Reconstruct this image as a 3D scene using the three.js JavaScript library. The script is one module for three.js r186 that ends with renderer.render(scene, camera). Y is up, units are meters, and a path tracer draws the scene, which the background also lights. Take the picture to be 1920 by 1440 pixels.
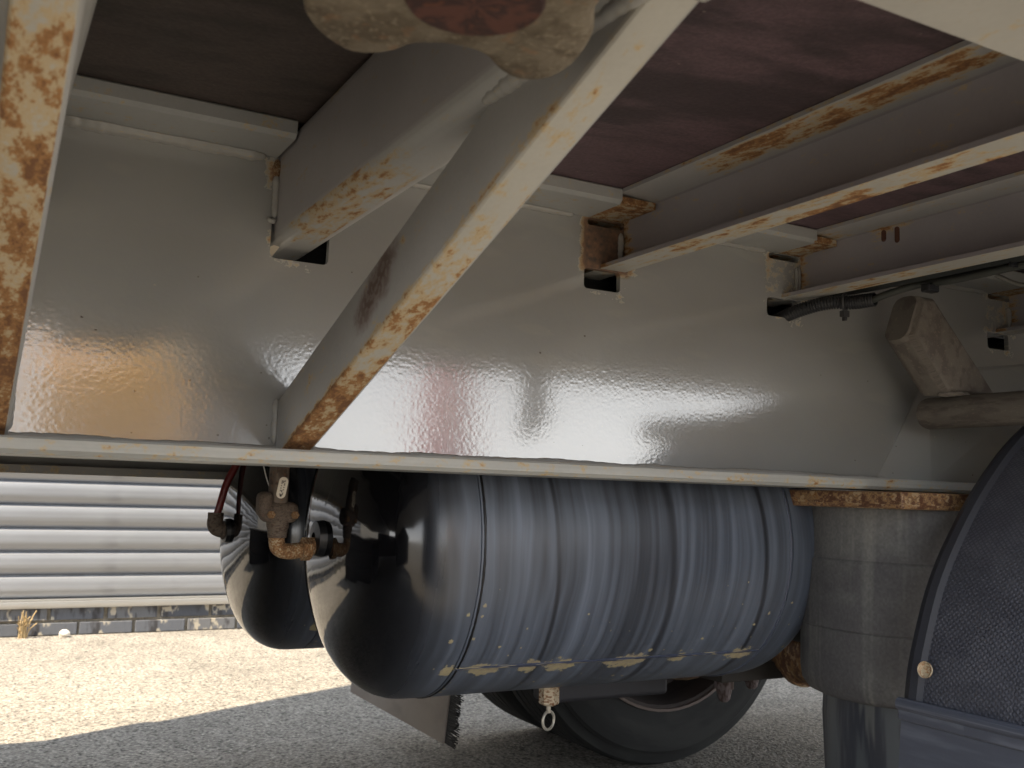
import * as THREE from 'three';
import { mergeGeometries, toCreasedNormals } from 'three/addons/utils/BufferGeometryUtils.js';
import { RoundedBoxGeometry } from 'three/addons/geometries/RoundedBoxGeometry.js';

// ---------------------------------------------------------------- camera, sky, sun, exposure
const H = 0.70;                                   // eye height above the ground; heights below are measured from the eye
const scene = new THREE.Scene();
const camera = new THREE.PerspectiveCamera(42.13, 4 / 3, 0.02, 900);
{
  const m = new THREE.Matrix4().makeBasis(
    new THREE.Vector3(0.8761, 0.0318, 0.4811), new THREE.Vector3(-0.0796, 0.9937, 0.0794), new THREE.Vector3(-0.4755, -0.1079, 0.8731));
  camera.quaternion.setFromRotationMatrix(m);
  camera.position.set(0, H, 0);
  camera.focus = 1.3; camera.userData.fStop = 14;
  scene.add(camera);
}
const SUN = new THREE.Vector3(-0.491, 0.839, 0.2353).normalize();
// a hazy bright sky: white towards the horizon, pale blue overhead, thin streaks of cloud, a glow round the sun
{
  const w = 1024, h = 512, d = new Float32Array(w * h * 4), q = new THREE.Vector3();
  const hs = (x, y, k) => { let t = Math.imul(x, 374761393) + Math.imul(y, 668265263) + Math.imul(k, 974634777); t = Math.imul(t ^ (t >>> 13), 1274126177); return ((t ^ (t >>> 16)) >>> 0) / 4294967296; };
  const no = (x, y, k) => { const xi = Math.floor(x), yi = Math.floor(y), u = x - xi, v = y - yi, a = u * u * (3 - 2 * u), b = v * v * (3 - 2 * v); return (hs(xi, yi, k) * (1 - a) + hs(xi + 1, yi, k) * a) * (1 - b) + (hs(xi, yi + 1, k) * (1 - a) + hs(xi + 1, yi + 1, k) * a) * b; };
  for (let j = 0; j < h; j++) for (let i = 0; i < w; i++) {
    const el = ((j + 0.5) / h - 0.5) * Math.PI, az = ((i + 0.5) / w - 0.5) * Math.PI * 2, e = Math.max(0.01, el);
    q.set(Math.cos(el) * Math.cos(az), Math.sin(el), Math.cos(el) * Math.sin(az));
    const skyHaze = Math.exp(-e / 0.20), glow = Math.pow(Math.max(0, q.dot(SUN)), 6) * 0.35;
    const cx = q.x / (0.25 + Math.abs(q.y)), cz = q.z / (0.25 + Math.abs(q.y));
    let c = 0; for (let k = 0; k < 5; k++) c += no(cx * 1.6 * 2 ** k + 40, cz * 2.4 * 2 ** k + 40, k) / 2 ** (k + 1);
    const cloud = Math.min(1, Math.max(0, (c - 0.46) / 0.25)) * 0.75, o = (j * w + i) * 4;
    const blue = [0.36, 0.46, 0.62], white = [0.98, 0.97, 0.94];
    for (let k = 0; k < 3; k++) { let v = blue[k] + (white[k] * 1.55 - blue[k]) * skyHaze; v += (0.80 * white[k] - v) * cloud * (1 - skyHaze); d[o + k] = 1.35 * (v + glow * white[k]); }
    d[o + 3] = 1;
  }
  const t = new THREE.DataTexture(d, w, h, THREE.RGBAFormat, THREE.FloatType);
  t.mapping = THREE.EquirectangularReflectionMapping; t.magFilter = THREE.LinearFilter; t.minFilter = THREE.LinearFilter; t.needsUpdate = true;
  scene.background = t; scene.environment = t;
}
const sun = new THREE.DirectionalLight(new THREE.Color(1.0, 0.83, 0.61), 5.0);
sun.position.copy(SUN).multiplyScalar(30); sun.castShadow = true; sun.shadow.mapSize.set(4096, 4096);
Object.assign(sun.shadow.camera, { left: -12, right: 12, top: 12, bottom: -12, near: 1, far: 80 });
scene.add(sun); scene.add(sun.target);
const renderer = new THREE.WebGLRenderer({ antialias: true });
renderer.toneMapping = THREE.LinearToneMapping;
renderer.toneMappingExposure = 2.65;
renderer.shadowMap.enabled = true;
renderer.setSize(1024, 768);

// ---------------------------------------------------------------- noise and textures
let seed = 12345;
const rnd = () => { seed = (seed + 0x6d2b79f5) | 0; let t = Math.imul(seed ^ (seed >>> 15), 1 | seed); t = (t + Math.imul(t ^ (t >>> 7), 61 | t)) ^ t; return ((t ^ (t >>> 14)) >>> 0) / 4294967296; };
const hash = (x, y, s) => { let h = Math.imul(x, 374761393) + Math.imul(y, 668265263) + Math.imul(s, 974634777); h = Math.imul(h ^ (h >>> 13), 1274126177); return ((h ^ (h >>> 16)) >>> 0) / 4294967296; };
function vn(x, y, s = 0, wx = 0, wy = 0) {
  let xi = Math.floor(x), yi = Math.floor(y); const fx = x - xi, fy = y - yi;
  const u = fx * fx * (3 - 2 * fx), v = fy * fy * (3 - 2 * fy);
  let x1 = xi + 1, y1 = yi + 1;
  if (wx) { xi = ((xi % wx) + wx) % wx; x1 = ((x1 % wx) + wx) % wx; }
  if (wy) { yi = ((yi % wy) + wy) % wy; y1 = ((y1 % wy) + wy) % wy; }
  const a = hash(xi, yi, s), b = hash(x1, yi, s), c = hash(xi, y1, s), d = hash(x1, y1, s);
  return a + (b - a) * u + (c - a) * v + (a - b - c + d) * u * v;
}
function fbm(x, y, o = 4, s = 0) { let f = 0, a = 0.5, n = 0; for (let i = 0; i < o; i++) { f += a * vn(x, y, s + i * 17); n += a; x *= 2.03; y *= 2.03; a *= 0.55; } return f / n; }
function rough(x, y, o, s) { let f = 0, a = 0.5, n = 0; for (let i = 0; i < o; i++) { f += a * vn(x, y, s + i * 17); n += a; x = x * 2.1 + 3.7; y = y * 2.1 + 1.3; a *= 0.74; } return 0.5 + (f / n - 0.5) * 1.35; }
const cl = (x, a = 0, b = 1) => Math.min(b, Math.max(a, x));
const ss = (a, b, x) => { const t = cl((x - a) / (b - a)); return t * t * (3 - 2 * t); };
const mix = (a, b, t) => a + (b - a) * t;
const mixc = (c, d, t) => { c[0] = mix(c[0], d[0], t); c[1] = mix(c[1], d[1], t); c[2] = mix(c[2], d[2], t); return c; };

// a material from fn(x metres, y metres) -> [r, g, b sRGB 0..255, roughness, height 0..1]
function tex(w, h, pw, ph, fn, { bump = 0.0008, ...more } = {}) {
  const c = new Uint8Array(pw * ph * 4), r = new Uint8Array(pw * ph * 4);
  for (let j = 0; j < ph; j++) for (let i = 0; i < pw; i++) {
    const o = fn((i + 0.5) / pw * w, (j + 0.5) / ph * h), k = (j * pw + i) * 4;
    c[k] = cl(o[0], 0, 255); c[k + 1] = cl(o[1], 0, 255); c[k + 2] = cl(o[2], 0, 255); c[k + 3] = 255;
    r[k] = cl(o[4] ?? 0.5) * 255; r[k + 1] = cl(o[3]) * 255; r[k + 2] = 0; r[k + 3] = 255;     // height in red, roughness in green
  }
  const mk = (d, srgb) => { const t = new THREE.DataTexture(d, pw, ph); t.magFilter = THREE.LinearFilter; t.minFilter = THREE.LinearMipmapLinearFilter; t.generateMipmaps = true; t.wrapS = t.wrapT = THREE.RepeatWrapping; if (srgb) t.colorSpace = THREE.SRGBColorSpace; t.needsUpdate = true; return t; };
  const hr = mk(r), m = new THREE.MeshPhysicalMaterial({ map: mk(c, true), roughnessMap: hr, roughness: 1, metalness: 0, ...more });
  if (bump) { m.bumpMap = hr; m.bumpScale = bump; }
  return m;
}
const flat = (hex, roughness = 0.6, more = {}) => new THREE.MeshPhysicalMaterial({ color: hex, roughness, ...more });

// ---------------------------------------------------------------- geometry helpers
const V = (x, y, z) => new THREE.Vector3(x, y, z);
const crease = (g, a = 0.6) => toCreasedNormals(g, a);
// a closed profile [[a, b], ...] (counter-clockwise) swept from origin along a x b for length L; uv = share of length, share of perimeter
function prism(profile, origin, ax, bx, L, cre = 0.6) {
  const dir = ax.clone().cross(bx).normalize(), n = profile.length, pos = [], uv = [], per = [0];
  for (let i = 0; i < n; i++) { const p = profile[i], q = profile[(i + 1) % n]; per.push(per[i] + Math.hypot(q[0] - p[0], q[1] - p[1])); }
  const P = per[n], at = (p, s) => origin.clone().addScaledVector(ax, p[0]).addScaledVector(bx, p[1]).addScaledVector(dir, s);
  const put = (p, s, v) => { const q = at(p, s); pos.push(q.x, q.y, q.z); uv.push(s / L, v); };
  for (let i = 0; i < n; i++) {
    const p = profile[i], q = profile[(i + 1) % n], v0 = per[i] / P, v1 = per[i + 1] / P;
    put(p, 0, v0); put(q, 0, v1); put(q, L, v1); put(p, 0, v0); put(q, L, v1); put(p, L, v0);
  }
  const cap = THREE.ShapeUtils.triangulateShape(profile.map((p) => new THREE.Vector2(...p)), []);
  for (const [i, j, k] of cap) { for (const t of [k, j, i]) put(profile[t], 0, per[t] / P); for (const t of [i, j, k]) put(profile[t], L, per[t] / P); }
  const g = new THREE.BufferGeometry();
  g.setAttribute('position', new THREE.Float32BufferAttribute(pos, 3)); g.setAttribute('uv', new THREE.Float32BufferAttribute(uv, 2));
  g.userData.per = P;
  return crease(g, cre);
}
const AX = { z: [V(1, 0, 0), V(0, 1, 0)], x: [V(0, 1, 0), V(0, 0, 1)], y: [V(0, 0, 1), V(1, 0, 0)] };   // sweep axis -> (a, b)
function rrect(a0, b0, a1, b1, r, n = 4) {                     // rounded rectangle, counter-clockwise from the lower left corner
  const o = []; const c = [[a1 - r, b0 + r, -Math.PI / 2], [a1 - r, b1 - r, 0], [a0 + r, b1 - r, Math.PI / 2], [a0 + r, b0 + r, Math.PI]];
  for (const [x, y, t] of c) for (let i = 0; i <= n; i++) o.push([x + r * Math.cos(t + i / n * Math.PI / 2), y + r * Math.sin(t + i / n * Math.PI / 2)]);
  return o;
}
// a profile [[x along axis, radius], ...] turned round an axis; u runs round from e1 towards e2, v along the profile
function turned(profile, origin, e1, e2, seg = 48, cre = 0.5) {
  const ax = e1.clone().cross(e2).normalize(), n = profile.length, len = [0];
  for (let i = 1; i < n; i++) len.push(len[i - 1] + Math.hypot(profile[i][0] - profile[i - 1][0], profile[i][1] - profile[i - 1][1]));
  const pos = [], uv = [], idx = [];
  for (let i = 0; i < n; i++) for (let j = 0; j <= seg; j++) {
    const t = j / seg * Math.PI * 2, p = origin.clone().addScaledVector(ax, profile[i][0]).addScaledVector(e1, profile[i][1] * Math.cos(t)).addScaledVector(e2, profile[i][1] * Math.sin(t));
    pos.push(p.x, p.y, p.z); uv.push(j / seg, len[i] / len[n - 1]);
  }
  for (let i = 0; i < n - 1; i++) for (let j = 0; j < seg; j++) {
    const a = i * (seg + 1) + j, b = a + 1, c = a + seg + 1, d = c + 1;
    if (profile[i][1] > 1e-6) idx.push(a, b, d); if (profile[i + 1][1] > 1e-6) idx.push(a, d, c);
  }
  const g = new THREE.BufferGeometry();
  g.setAttribute('position', new THREE.Float32BufferAttribute(pos, 3)); g.setAttribute('uv', new THREE.Float32BufferAttribute(uv, 2)); g.setIndex(idx);
  return crease(g.toNonIndexed(), cre);
}
function tube(pts, r, seg = 40, sides = 10, tension = 0.5) {
  const c = new THREE.CatmullRomCurve3(pts.map((p) => p.isVector3 ? p : V(...p)), false, 'catmullrom', tension);
  return new THREE.TubeGeometry(c, seg, r, sides, false).toNonIndexed();
}
function weld(pts, r, step = 0.006, sd = 1) {                  // a lumpy bead of weld along a polyline
  const c = new THREE.CatmullRomCurve3(pts.map((p) => V(...p)), false, 'catmullrom', 0), L = c.getLength(), n = Math.max(8, Math.min(900, Math.round(L / step * 4)));
  const g = new THREE.TubeGeometry(c, n, r, 9, false), p = g.attributes.position, q = V(0, 0, 0), o = V(0, 0, 0);
  for (let i = 0; i <= n; i++) {
    c.getPointAt(i / n, o);
    const ph = (i / n * L / step), k = 0.80 + 0.12 * Math.abs(Math.sin(ph * Math.PI)) + 0.32 * (vn(ph * 0.55, sd, 5) - 0.4);
    const end = 0.25 + 0.75 * Math.sqrt(Math.min(1, Math.min(i, n - i) / n * L / (r * 1.6)));
    for (let j = 0; j <= 9; j++) { const t = i * 10 + j; q.fromBufferAttribute(p, t).sub(o).multiplyScalar(end * k * (0.93 + 0.14 * vn(ph * 1.2, j % 9, sd))).add(o); p.setXYZ(t, q.x, q.y, q.z); }
  }
  g.computeVertexNormals(); return g.toNonIndexed();
}
const tidy = (g) => { for (const k of Object.keys(g.attributes)) if (!['position', 'normal', 'uv'].includes(k)) g.deleteAttribute(k); return g.index ? g.toNonIndexed() : g; };
const merged = (list) => mergeGeometries(list.map(tidy));
function planar(g, k = 4) {                                    // uv from the dominant side of each corner, k repeats per metre
  const p = g.attributes.position, n = g.attributes.normal, u = g.attributes.uv;
  for (let i = 0; i < p.count; i++) {
    const a = Math.abs(n.getX(i)), b = Math.abs(n.getY(i)), c = Math.abs(n.getZ(i));
    if (c >= a && c >= b) u.setXY(i, p.getX(i) * k, p.getY(i) * k); else if (b >= a) u.setXY(i, p.getX(i) * k, p.getZ(i) * k); else u.setXY(i, p.getZ(i) * k, p.getY(i) * k);
  }
  return g;
}
const box = (x0, y0, z0, x1, y1, z1, r = 0) => {
  const g = r ? new RoundedBoxGeometry(x1 - x0, y1 - y0, z1 - z0, 2, r) : new THREE.BoxGeometry(x1 - x0, y1 - y0, z1 - z0);
  return planar(tidy(g.translate((x0 + x1) / 2, (y0 + y1) / 2, (z0 + z1) / 2)));
};

// ---------------------------------------------------------------- objects
const used = new Map();
const numbered = (n) => { const k = used.get(n) ?? 0; used.set(n, k + 1); return k ? n + '_' + String(k).padStart(3, '0') : n; };
function thing(name, label, category, base, group) {
  const o = new THREE.Group(); o.name = numbered(name); o.position.set(...base); scene.add(o);
  o.userData = { label, category }; if (group) o.userData.group = group;
  return o;
}
// geometry comes in eye-relative coordinates; it is moved to its thing's own frame
function part(name, geo, mat, parent, label) {
  let root = parent; while (root.parent && root.parent !== scene) root = root.parent;
  geo = tidy(geo); geo.translate(-root.position.x, H - root.position.y, -root.position.z);
  const m = new THREE.Mesh(geo, mat); m.name = name; m.castShadow = m.receiveShadow = true;
  if (label) m.userData.label = label;
  parent.add(m); return m;
}

// ---------------------------------------------------------------- materials
const PAINT = [168, 169, 167];
// rust over grey paint: d = how much rust (0..1) at the place
function rusty(x, y, d, sd, sx = 1, sy = 1, base = PAINT) {
  const n = rough(x * 120 * sx, y * 120 * sy, 5, sd), big = fbm(x * 46 * sx, y * 46 * sy, 4, sd + 50), f = fbm(x * 420, y * 420, 2, sd + 90);
  const k = n * 0.66 + big * 0.34;
  const stain = ss(0.74 - d * 0.64, 0.90 - d * 0.58, k + 0.06), rust = ss(0.86 - d * 0.58, 0.93 - d * 0.50, k), dark = ss(0.97 - d * 0.50, 1.04 - d * 0.46, k + (f - 0.5) * 0.10);
  const w = 0.94 + 0.09 * fbm(x * 14, y * 14, 3, sd + 7) + 0.03 * (f - 0.5);
  const c = [base[0] * w, base[1] * w, base[2] * w];
  mixc(c, [192, 164, 118], stain * 0.64); mixc(c, [148 + 44 * (f - 0.5), 103 + 38 * (f - 0.5), 60 + 26 * (f - 0.5)], rust * 0.84); mixc(c, [92, 62, 46], dark * 0.55);
  return [c[0], c[1], c[2], mix(0.42, 0.9, Math.max(stain * 0.6, rust)), 0.4 + 0.25 * rust * (0.4 + f) + 0.2 * dark, Math.max(stain, rust)];
}
const paintPlain = tex(1, 1, 512, 512, (x, y) => rusty(x, y, 0.06, 3), { bump: 0.0006 });
const paintWeld = tex(0.3, 0.3, 256, 256, (x, y) => { const o = rusty(x, y, 0.10, 13, 1, 1, [166, 165, 161]); o[3] = 0.24; return o; }, { bump: 0.0006 });
const paintRusty = tex(0.5, 0.5, 512, 512, (x, y) => rusty(x, y, 0.62, 23), { bump: 0.0012 });
const rustMat = tex(0.3, 0.3, 512, 512, (x, y) => rusty(x, y, 0.9, 31), { bump: 0.0016 });
const darkRust = tex(0.3, 0.3, 512, 512, (x, y) => { const o = rusty(x, y, 0.42, 37, 1, 1.3, [98, 66, 48]); mixc(o, [186, 164, 132], 0.8 * ss(0.62, 0.70, fbm(x * 90, y * 120, 4, 39))); return o; }, { bump: 0.0014 });
const castMat = tex(0.3, 0.3, 512, 512, (x, y) => {
  const n = fbm(x * 60, y * 60, 5, 41), f = fbm(x * 500, y * 500, 2, 44), c = [118, 108, 92]; mixc(c, [92, 81, 66], ss(0.4, 0.7, n)); mixc(c, [132, 122, 104], ss(0.62, 0.8, f)); mixc(c, [140, 104, 76], ss(0.70, 0.78, fbm(x * 120, y * 120, 3, 47)) * 0.4);
  return [...c, 0.85, 0.4 + 0.3 * f + 0.2 * n];
}, { bump: 0.002 });
const dirtyTube = tex(0.3, 0.3, 512, 512, (x, y) => {
  const n = fbm(x * 70, y * 70, 4, 61), f = fbm(x * 380, y * 380, 2, 64), c = [116, 110, 102]; mixc(c, [100, 93, 87], ss(0.4, 0.7, n)); mixc(c, [140, 131, 115], ss(0.66, 0.85, f) * 0.55);
  return [...c, 0.85, 0.3 + 0.5 * f];
}, { bump: 0.0005 });
const fitting = tex(0.2, 0.2, 256, 256, (x, y) => { const n = fbm(x * 120, y * 120, 4, 71), f = fbm(x * 600, y * 600, 2, 74), c = [104, 94, 84]; mixc(c, [70, 58, 50], ss(0.45, 0.7, n)); mixc(c, [128, 88, 60], ss(0.62, 0.75, f) * 0.5); return [...c, 0.8, 0.4 * f + 0.3]; }, { bump: 0.001 });
const blackMetal = flat(0x16171a, 0.4), darkMat = flat(0x2b2a29, 0.75), blackRubber = flat(0x1a1b1c, 0.7);

// ---------------------------------------------------------------- the ground and the building
{
  const S = 3, n = 2048;
  const m = tex(S, S, n, n, (x, y) => {
    const w = (k, s) => vn(x * k, y * k, s, Math.round(S * k), Math.round(S * k));
    const chip = w(150, 1), fine = w(300, 2), grit = w(341, 9), mid = w(7, 3) * 0.6 + w(17, 4) * 0.4, big = w(2, 5);
    const k = chip * 0.45 + fine * 0.35 + grit * 0.2;
    let v = 126 + (k - 0.5) * 118 + (mid - 0.5) * 18 + (big - 0.5) * 12;
    if (fine > 0.88 && chip > 0.5) v += 26; if (chip < 0.2) v -= 22;
    return [v * 1.03, v, v * 0.945, 0.93, k];
  }, { bump: 0.006 });
  const g = new THREE.PlaneGeometry(600, 600); g.rotateX(-Math.PI / 2);
  const p = g.attributes.position, uv = g.attributes.uv;
  for (let i = 0; i < p.count; i++) uv.setXY(i, p.getX(i) / S, p.getZ(i) / S);
  const o = new THREE.Mesh(g, m); o.name = 'ground'; o.receiveShadow = true; o.userData = { kind: 'structure' }; scene.add(o);
}
const building = thing('building', 'pale building with a ribbed metal shutter above a low course of blue bricks', 'building', [1, 0, -4.96]);
{
  const zf = -4.96, pitch = 0.1040, top = -0.547;
  // one rib of the shutter: [y, z] counter-clockwise seen along +x
  const rib = (y0) => [[0, -0.002], [0.004, 0.004], [0.014, 0.0125], [0.026, 0.0195], [0.036, 0.0235], [0.042, 0.0245], [0.052, 0.0242], [0.068, 0.0225], [0.084, 0.0195], [0.092, 0.0165], [0.0955, 0.012], [0.0970, -0.002], [pitch - 0.001, -0.003], [pitch - 0.001, -0.006], [0, -0.006]].map(([y, z]) => [y0 + y, zf + z]).reverse();
  const slatMat = tex(1.4, 0.3, 1024, 64, (x, y) => { const n = fbm(x * 3, y * 60, 4, 201), s = fbm(x * 40, y * 9, 3, 205), v = 158 + 18 * (n - 0.5) - 14 * ss(0.55, 0.8, s); return [v * 0.965, v * 0.985, v * 1.02, 0.34 + 0.15 * s, 0.5]; }, { bump: 0, metalness: 0.55 });
  const shutter = new THREE.Group(); shutter.name = 'roller_shutter'; shutter.userData.label = 'ribbed pale metal shutter'; building.add(shutter);
  const nR = 26, y0 = top + 0.01, L = 9;
  for (let i = 0; i < nR; i++) part(i ? 'slat_' + String(i).padStart(3, '0') : 'slat', prism(rib(y0 + i * pitch), V(-4.2, 0, 0), ...AX.x, L, 0.5), slatMat, shutter);
  const barMat = tex(2, 0.2, 512, 32, (x, y) => { const v = 186 + 26 * (fbm(x * 6, y * 40, 3, 211) - 0.5); return [v, v, v * 0.99, 0.34, 0.5]; }, { bump: 0, metalness: 0.7 });
  part('bottom_bar', merged([prism(rrect(-0.578, zf - 0.01, -0.548, zf + 0.032, 0.004, 2), V(-4.2, 0, 0), ...AX.x, L), prism(rrect(-0.5475, zf - 0.01, -0.538, zf + 0.020, 0.003, 2), V(-4.2, 0, 0), ...AX.x, L)]), barMat, shutter);
  const wallMat = tex(2, 2, 512, 512, (x, y) => { const n = fbm(x * 5, y * 5, 4, 221), v = 196 + 30 * (n - 0.5); return [v, v * 0.98, v * 0.94, 0.9, fbm(x * 90, y * 90, 2, 223)]; }, { bump: 0.002 });
  part('wall', merged([box(-16, -H, zf - 0.28, -4.22, 4.3, zf + 0.03), box(4.82, -H, zf - 0.28, 18, 4.3, zf + 0.03), box(-4.22, y0 + nR * pitch, zf - 0.28, 4.82, 4.3, zf + 0.03), box(-4.2, -H + 0.01, zf - 0.28, 4.8, y0 + nR * pitch, zf - 0.02)]), wallMat, building);
  // plinth: a mortar bed with two courses of single bricks
  const plinth = part('brick_plinth', box(-4.2, -H - 0.05, zf - 0.018, 4.8, -0.579, zf + 0.006), tex(1, 0.3, 512, 128, (x, y) => { const n = fbm(x * 40, y * 40, 4, 231), v = 120 + 60 * (n - 0.5); return [v, v * 0.96, v * 0.88, 0.95, n]; }, { bump: 0.003 }), building);
  const brickMats = [0, 1, 2].map((k) => tex(0.22, 0.07, 160, 56, (x, y) => {
    const n = fbm(x * 40, y * 40, 4, 241 + k), f = fbm(x * 160, y * 160, 2, 244 + k), c = [[86, 90, 98], [72, 76, 84], [98, 100, 104]][k].slice();
    mixc(c, [52, 52, 56], ss(0.5, 0.75, n)); mixc(c, [176, 168, 150], ss(0.62, 0.72, fbm(x * 30 + k * 9, y * 70, 4, 251 + k)) * 0.85);
    return [...c, 0.7, 0.4 + 0.4 * f];
  }, { bump: 0.002 }));
  let b = 0;
  for (const [cy, off, mk] of [[-0.6975, 0.0, 0], [-0.6325, 0.11, 1]]) for (let i = 0; i < 20; i++) {
    const x = -1.6 + off + i * 0.235, g = box(x + 0.006 * rnd(), cy, zf - 0.01, x + 0.222 + 0.004 * rnd(), cy + 0.054, zf + 0.014 + 0.004 * rnd(), 0.004);
    const o = part('brick' + (b ? '_' + String(b).padStart(3, '0') : ''), g, brickMats[Math.floor(rnd() * 3)], plinth); b++; void o; void mk;
  }
}

// ---------------------------------------------------------------- the trailer
const trailer = thing('trailer', 'underside of a grey painted trailer with rusty braces and black air tanks', 'trailer', [0.8, 0, -1.5]);
const X0 = -8, X1 = 4.2;
// -- near main beam: web plate with cut-outs, flanges, welds
const notches = [[0.652, 0.639, 0.692, 0.702], [0.958, 0.932, 0.986, 0.999], [1.406, 1.390, 1.442, 1.452]];   // per channel: top lip, slot left, slot right, channel back
let webMesh;
{
  const s = new THREE.Shape(); s.moveTo(X0, 0.034); s.lineTo(X1, 0.034); s.lineTo(X1, 0.3362); s.lineTo(X0, 0.3362); s.closePath();
  const hole = (pts) => { const h = new THREE.Path(); pts.forEach((p, i) => (i ? h.lineTo(...p) : h.moveTo(...p))); h.closePath(); s.holes.push(h); };
  const rr = (x0, y0, x1, y1, r) => rrect(x0, y0, x1, y1, r, 5);
  hole(rr(0.2575, 0.231, 0.3195, 0.334, 0.006));
  hole(rr(-0.0115, 0.231, 0.047, 0.334, 0.006));
  for (const [, a, b] of notches) { hole(rr(a, 0.248, b, 0.2735, 0.005)); hole(rr(a + 0.003, 0.327, b + 0.004, 0.3355, 0.004)); }
  let g = new THREE.ExtrudeGeometry(s, { depth: 0.008, bevelEnabled: false, curveSegments: 6 }); g.translate(0, 0, -1.008);
  const W0 = -0.3, W1 = 1.9, uv = g.attributes.uv, p = g.attributes.position;
  for (let i = 0; i < uv.count; i++) uv.setXY(i, (p.getX(i) - W0) / (W1 - W0), (p.getY(i) - 0.034) / 0.302);
  const blob = (x, y, cx, cy, rx, ry) => Math.max(0, 1 - Math.hypot((x - cx) / rx, (y - cy) / ry));
  const m = tex(W1 - W0, 0.302, 2048, 512, (u, v) => {
    const x = u + W0, y = v + 0.034;
    const cloud = fbm(x * 6, y * 10, 4, 301), f = fbm(x * 500, y * 500, 2, 305);
    let d = 0;
    for (const [lip, a, b, r] of notches) {
      const t = r < 0.8 ? 1.25 : 0.42;
      d = Math.max(d, t * ss(a - 0.016, a + 0.004, x) * ss(r + 0.02, r - 0.004, x) * ss(0.262, 0.276, y) * ss(0.352, 0.332, y));
      d = Math.max(d, 0.5 * blob(x, y, (a + b) / 2, 0.327, 0.035, 0.012), 0.5 * blob(x, y, b, 0.246, 0.02, 0.012), 0.42 * blob(x, y, a + 0.02, 0.246, 0.03, 0.008));
    }
    d = Math.max(d, 0.9 * blob(x, y, 0.256, 0.320, 0.012, 0.03), 0.7 * blob(x, y, 0.257, 0.25, 0.009, 0.03), 0.4 * blob(x, y, 0.285, 0.228, 0.04, 0.01));
    const o = d > 0.02 ? rusty(x, y, d * 0.8, 311, 1, 1.2, [156, 156, 152]) : [0, 0, 0, 0.4, 0.4];
    const w = 0.965 + 0.07 * cloud, base = [156 * w, 156 * w, 153.5 * w];
    const k = ss(0.0, 0.06, d) * (o[5] ?? 0), c = mixc([base[0], base[1], base[2]], o, k);
    { const t = ss(0.628, 0.646, x) * ss(0.712, 0.70, x) * ss(0.262, 0.280, y) * ss(0.345, 0.328, y), q = fbm(x * 240, y * 200, 4, 341); mixc(c, [150, 118, 76], 0.55 * ss(0.05, 0.4, t)); mixc(c, [92 + 120 * (q - 0.5), 62 + 80 * (q - 0.5), 38 + 50 * (q - 0.5)], 0.9 * ss(0.3, 0.75, t + 0.8 * (q - 0.5))); }
    mixc(c, [176, 172, 162], 0.22 * ss(0.66, 0.8, fbm(x * 9 + y * 30, y * 26 - x * 7, 3, 322)));           // old scuffs
    // spots of grit
    const gx = Math.floor(x / 0.013), gy = Math.floor(y / 0.013), h = hash(gx, gy, 77), low = ss(0.2, 0.05, y);
    if (h > 0.985 - 0.09 * low) { const cx = (gx + 0.3 + 0.4 * hash(gx, gy, 78)) * 0.013, cy = (gy + 0.3 + 0.4 * hash(gx, gy, 79)) * 0.013, q = Math.hypot(x - cx, (y - cy) * 0.8), rad = 0.0004 + 0.0007 * Math.pow(hash(gx, gy, 80), 2); if (q < rad) mixc(c, hash(gx, gy, 81) > 0.45 ? [176, 170, 158] : [78, 68, 60], 0.8); }
    return [...c, mix(0.095 + 0.04 * cloud, 0.85, k), 0.85 * vn(x * 400, y * 400, 331) + 0.15 * f];
  }, { bump: 0.00005, ior: 2.15 });
  webMesh = part('main_beam', g, m, trailer, 'glossy grey web plate of the near main beam with square cut-outs');
  // flanges
  const fl = (z0, z1, y0, y1) => [[y0 + 0.004, z1], [y0, z1 - 0.005], [y0, z0 + 0.004], [y0 + 0.004, z0], [y1 - 0.002, z0], [y1, z0 + 0.002], [y1, z1 - 0.002], [y1 - 0.002, z1]].reverse();
  const topMat = tex(1, 0.3, 1024, 256, (x, y) => rusty(x, y, 0.10 + 0.25 * ss(0.75, 0.9, fbm(x * 8, y * 8, 2, 341)), 343), { bump: 0.0006 });
  const half = [[0.337, -1.06], [0.337, -0.9315], [0.3455, -0.9315], [0.3455, -1.06]].reverse();
  for (const [a, b] of [[X0, -0.0085], [0.0462, 0.2595], [0.3135, 0.6445], [0.7035, 0.9535], [1.0005, 1.4015], [1.4535, X1]]) {
    const g1 = prism(fl(-1.06, -0.930, 0.3365, 0.3548), V(a, 0, 0), ...AX.x, b - a), u1 = g1.attributes.uv;
    for (let i = 0; i < u1.count; i++) u1.setX(i, (a + u1.getX(i) * (b - a)));
    part('top_flange', g1, topMat, webMesh);
  }
  const rustEnd = tex(0.1, 0.1, 256, 256, (x, y) => rusty(x, y, 0.72, 351), { bump: 0.0012 });
  for (const [lip, , , r] of notches) part('flange_end', planar(prism(half, V(lip - 0.007, 0, 0), ...AX.x, r - 0.007 - lip + 0.005), 10), rustEnd, webMesh, 'rusty stub of flange under a channel');
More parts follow.
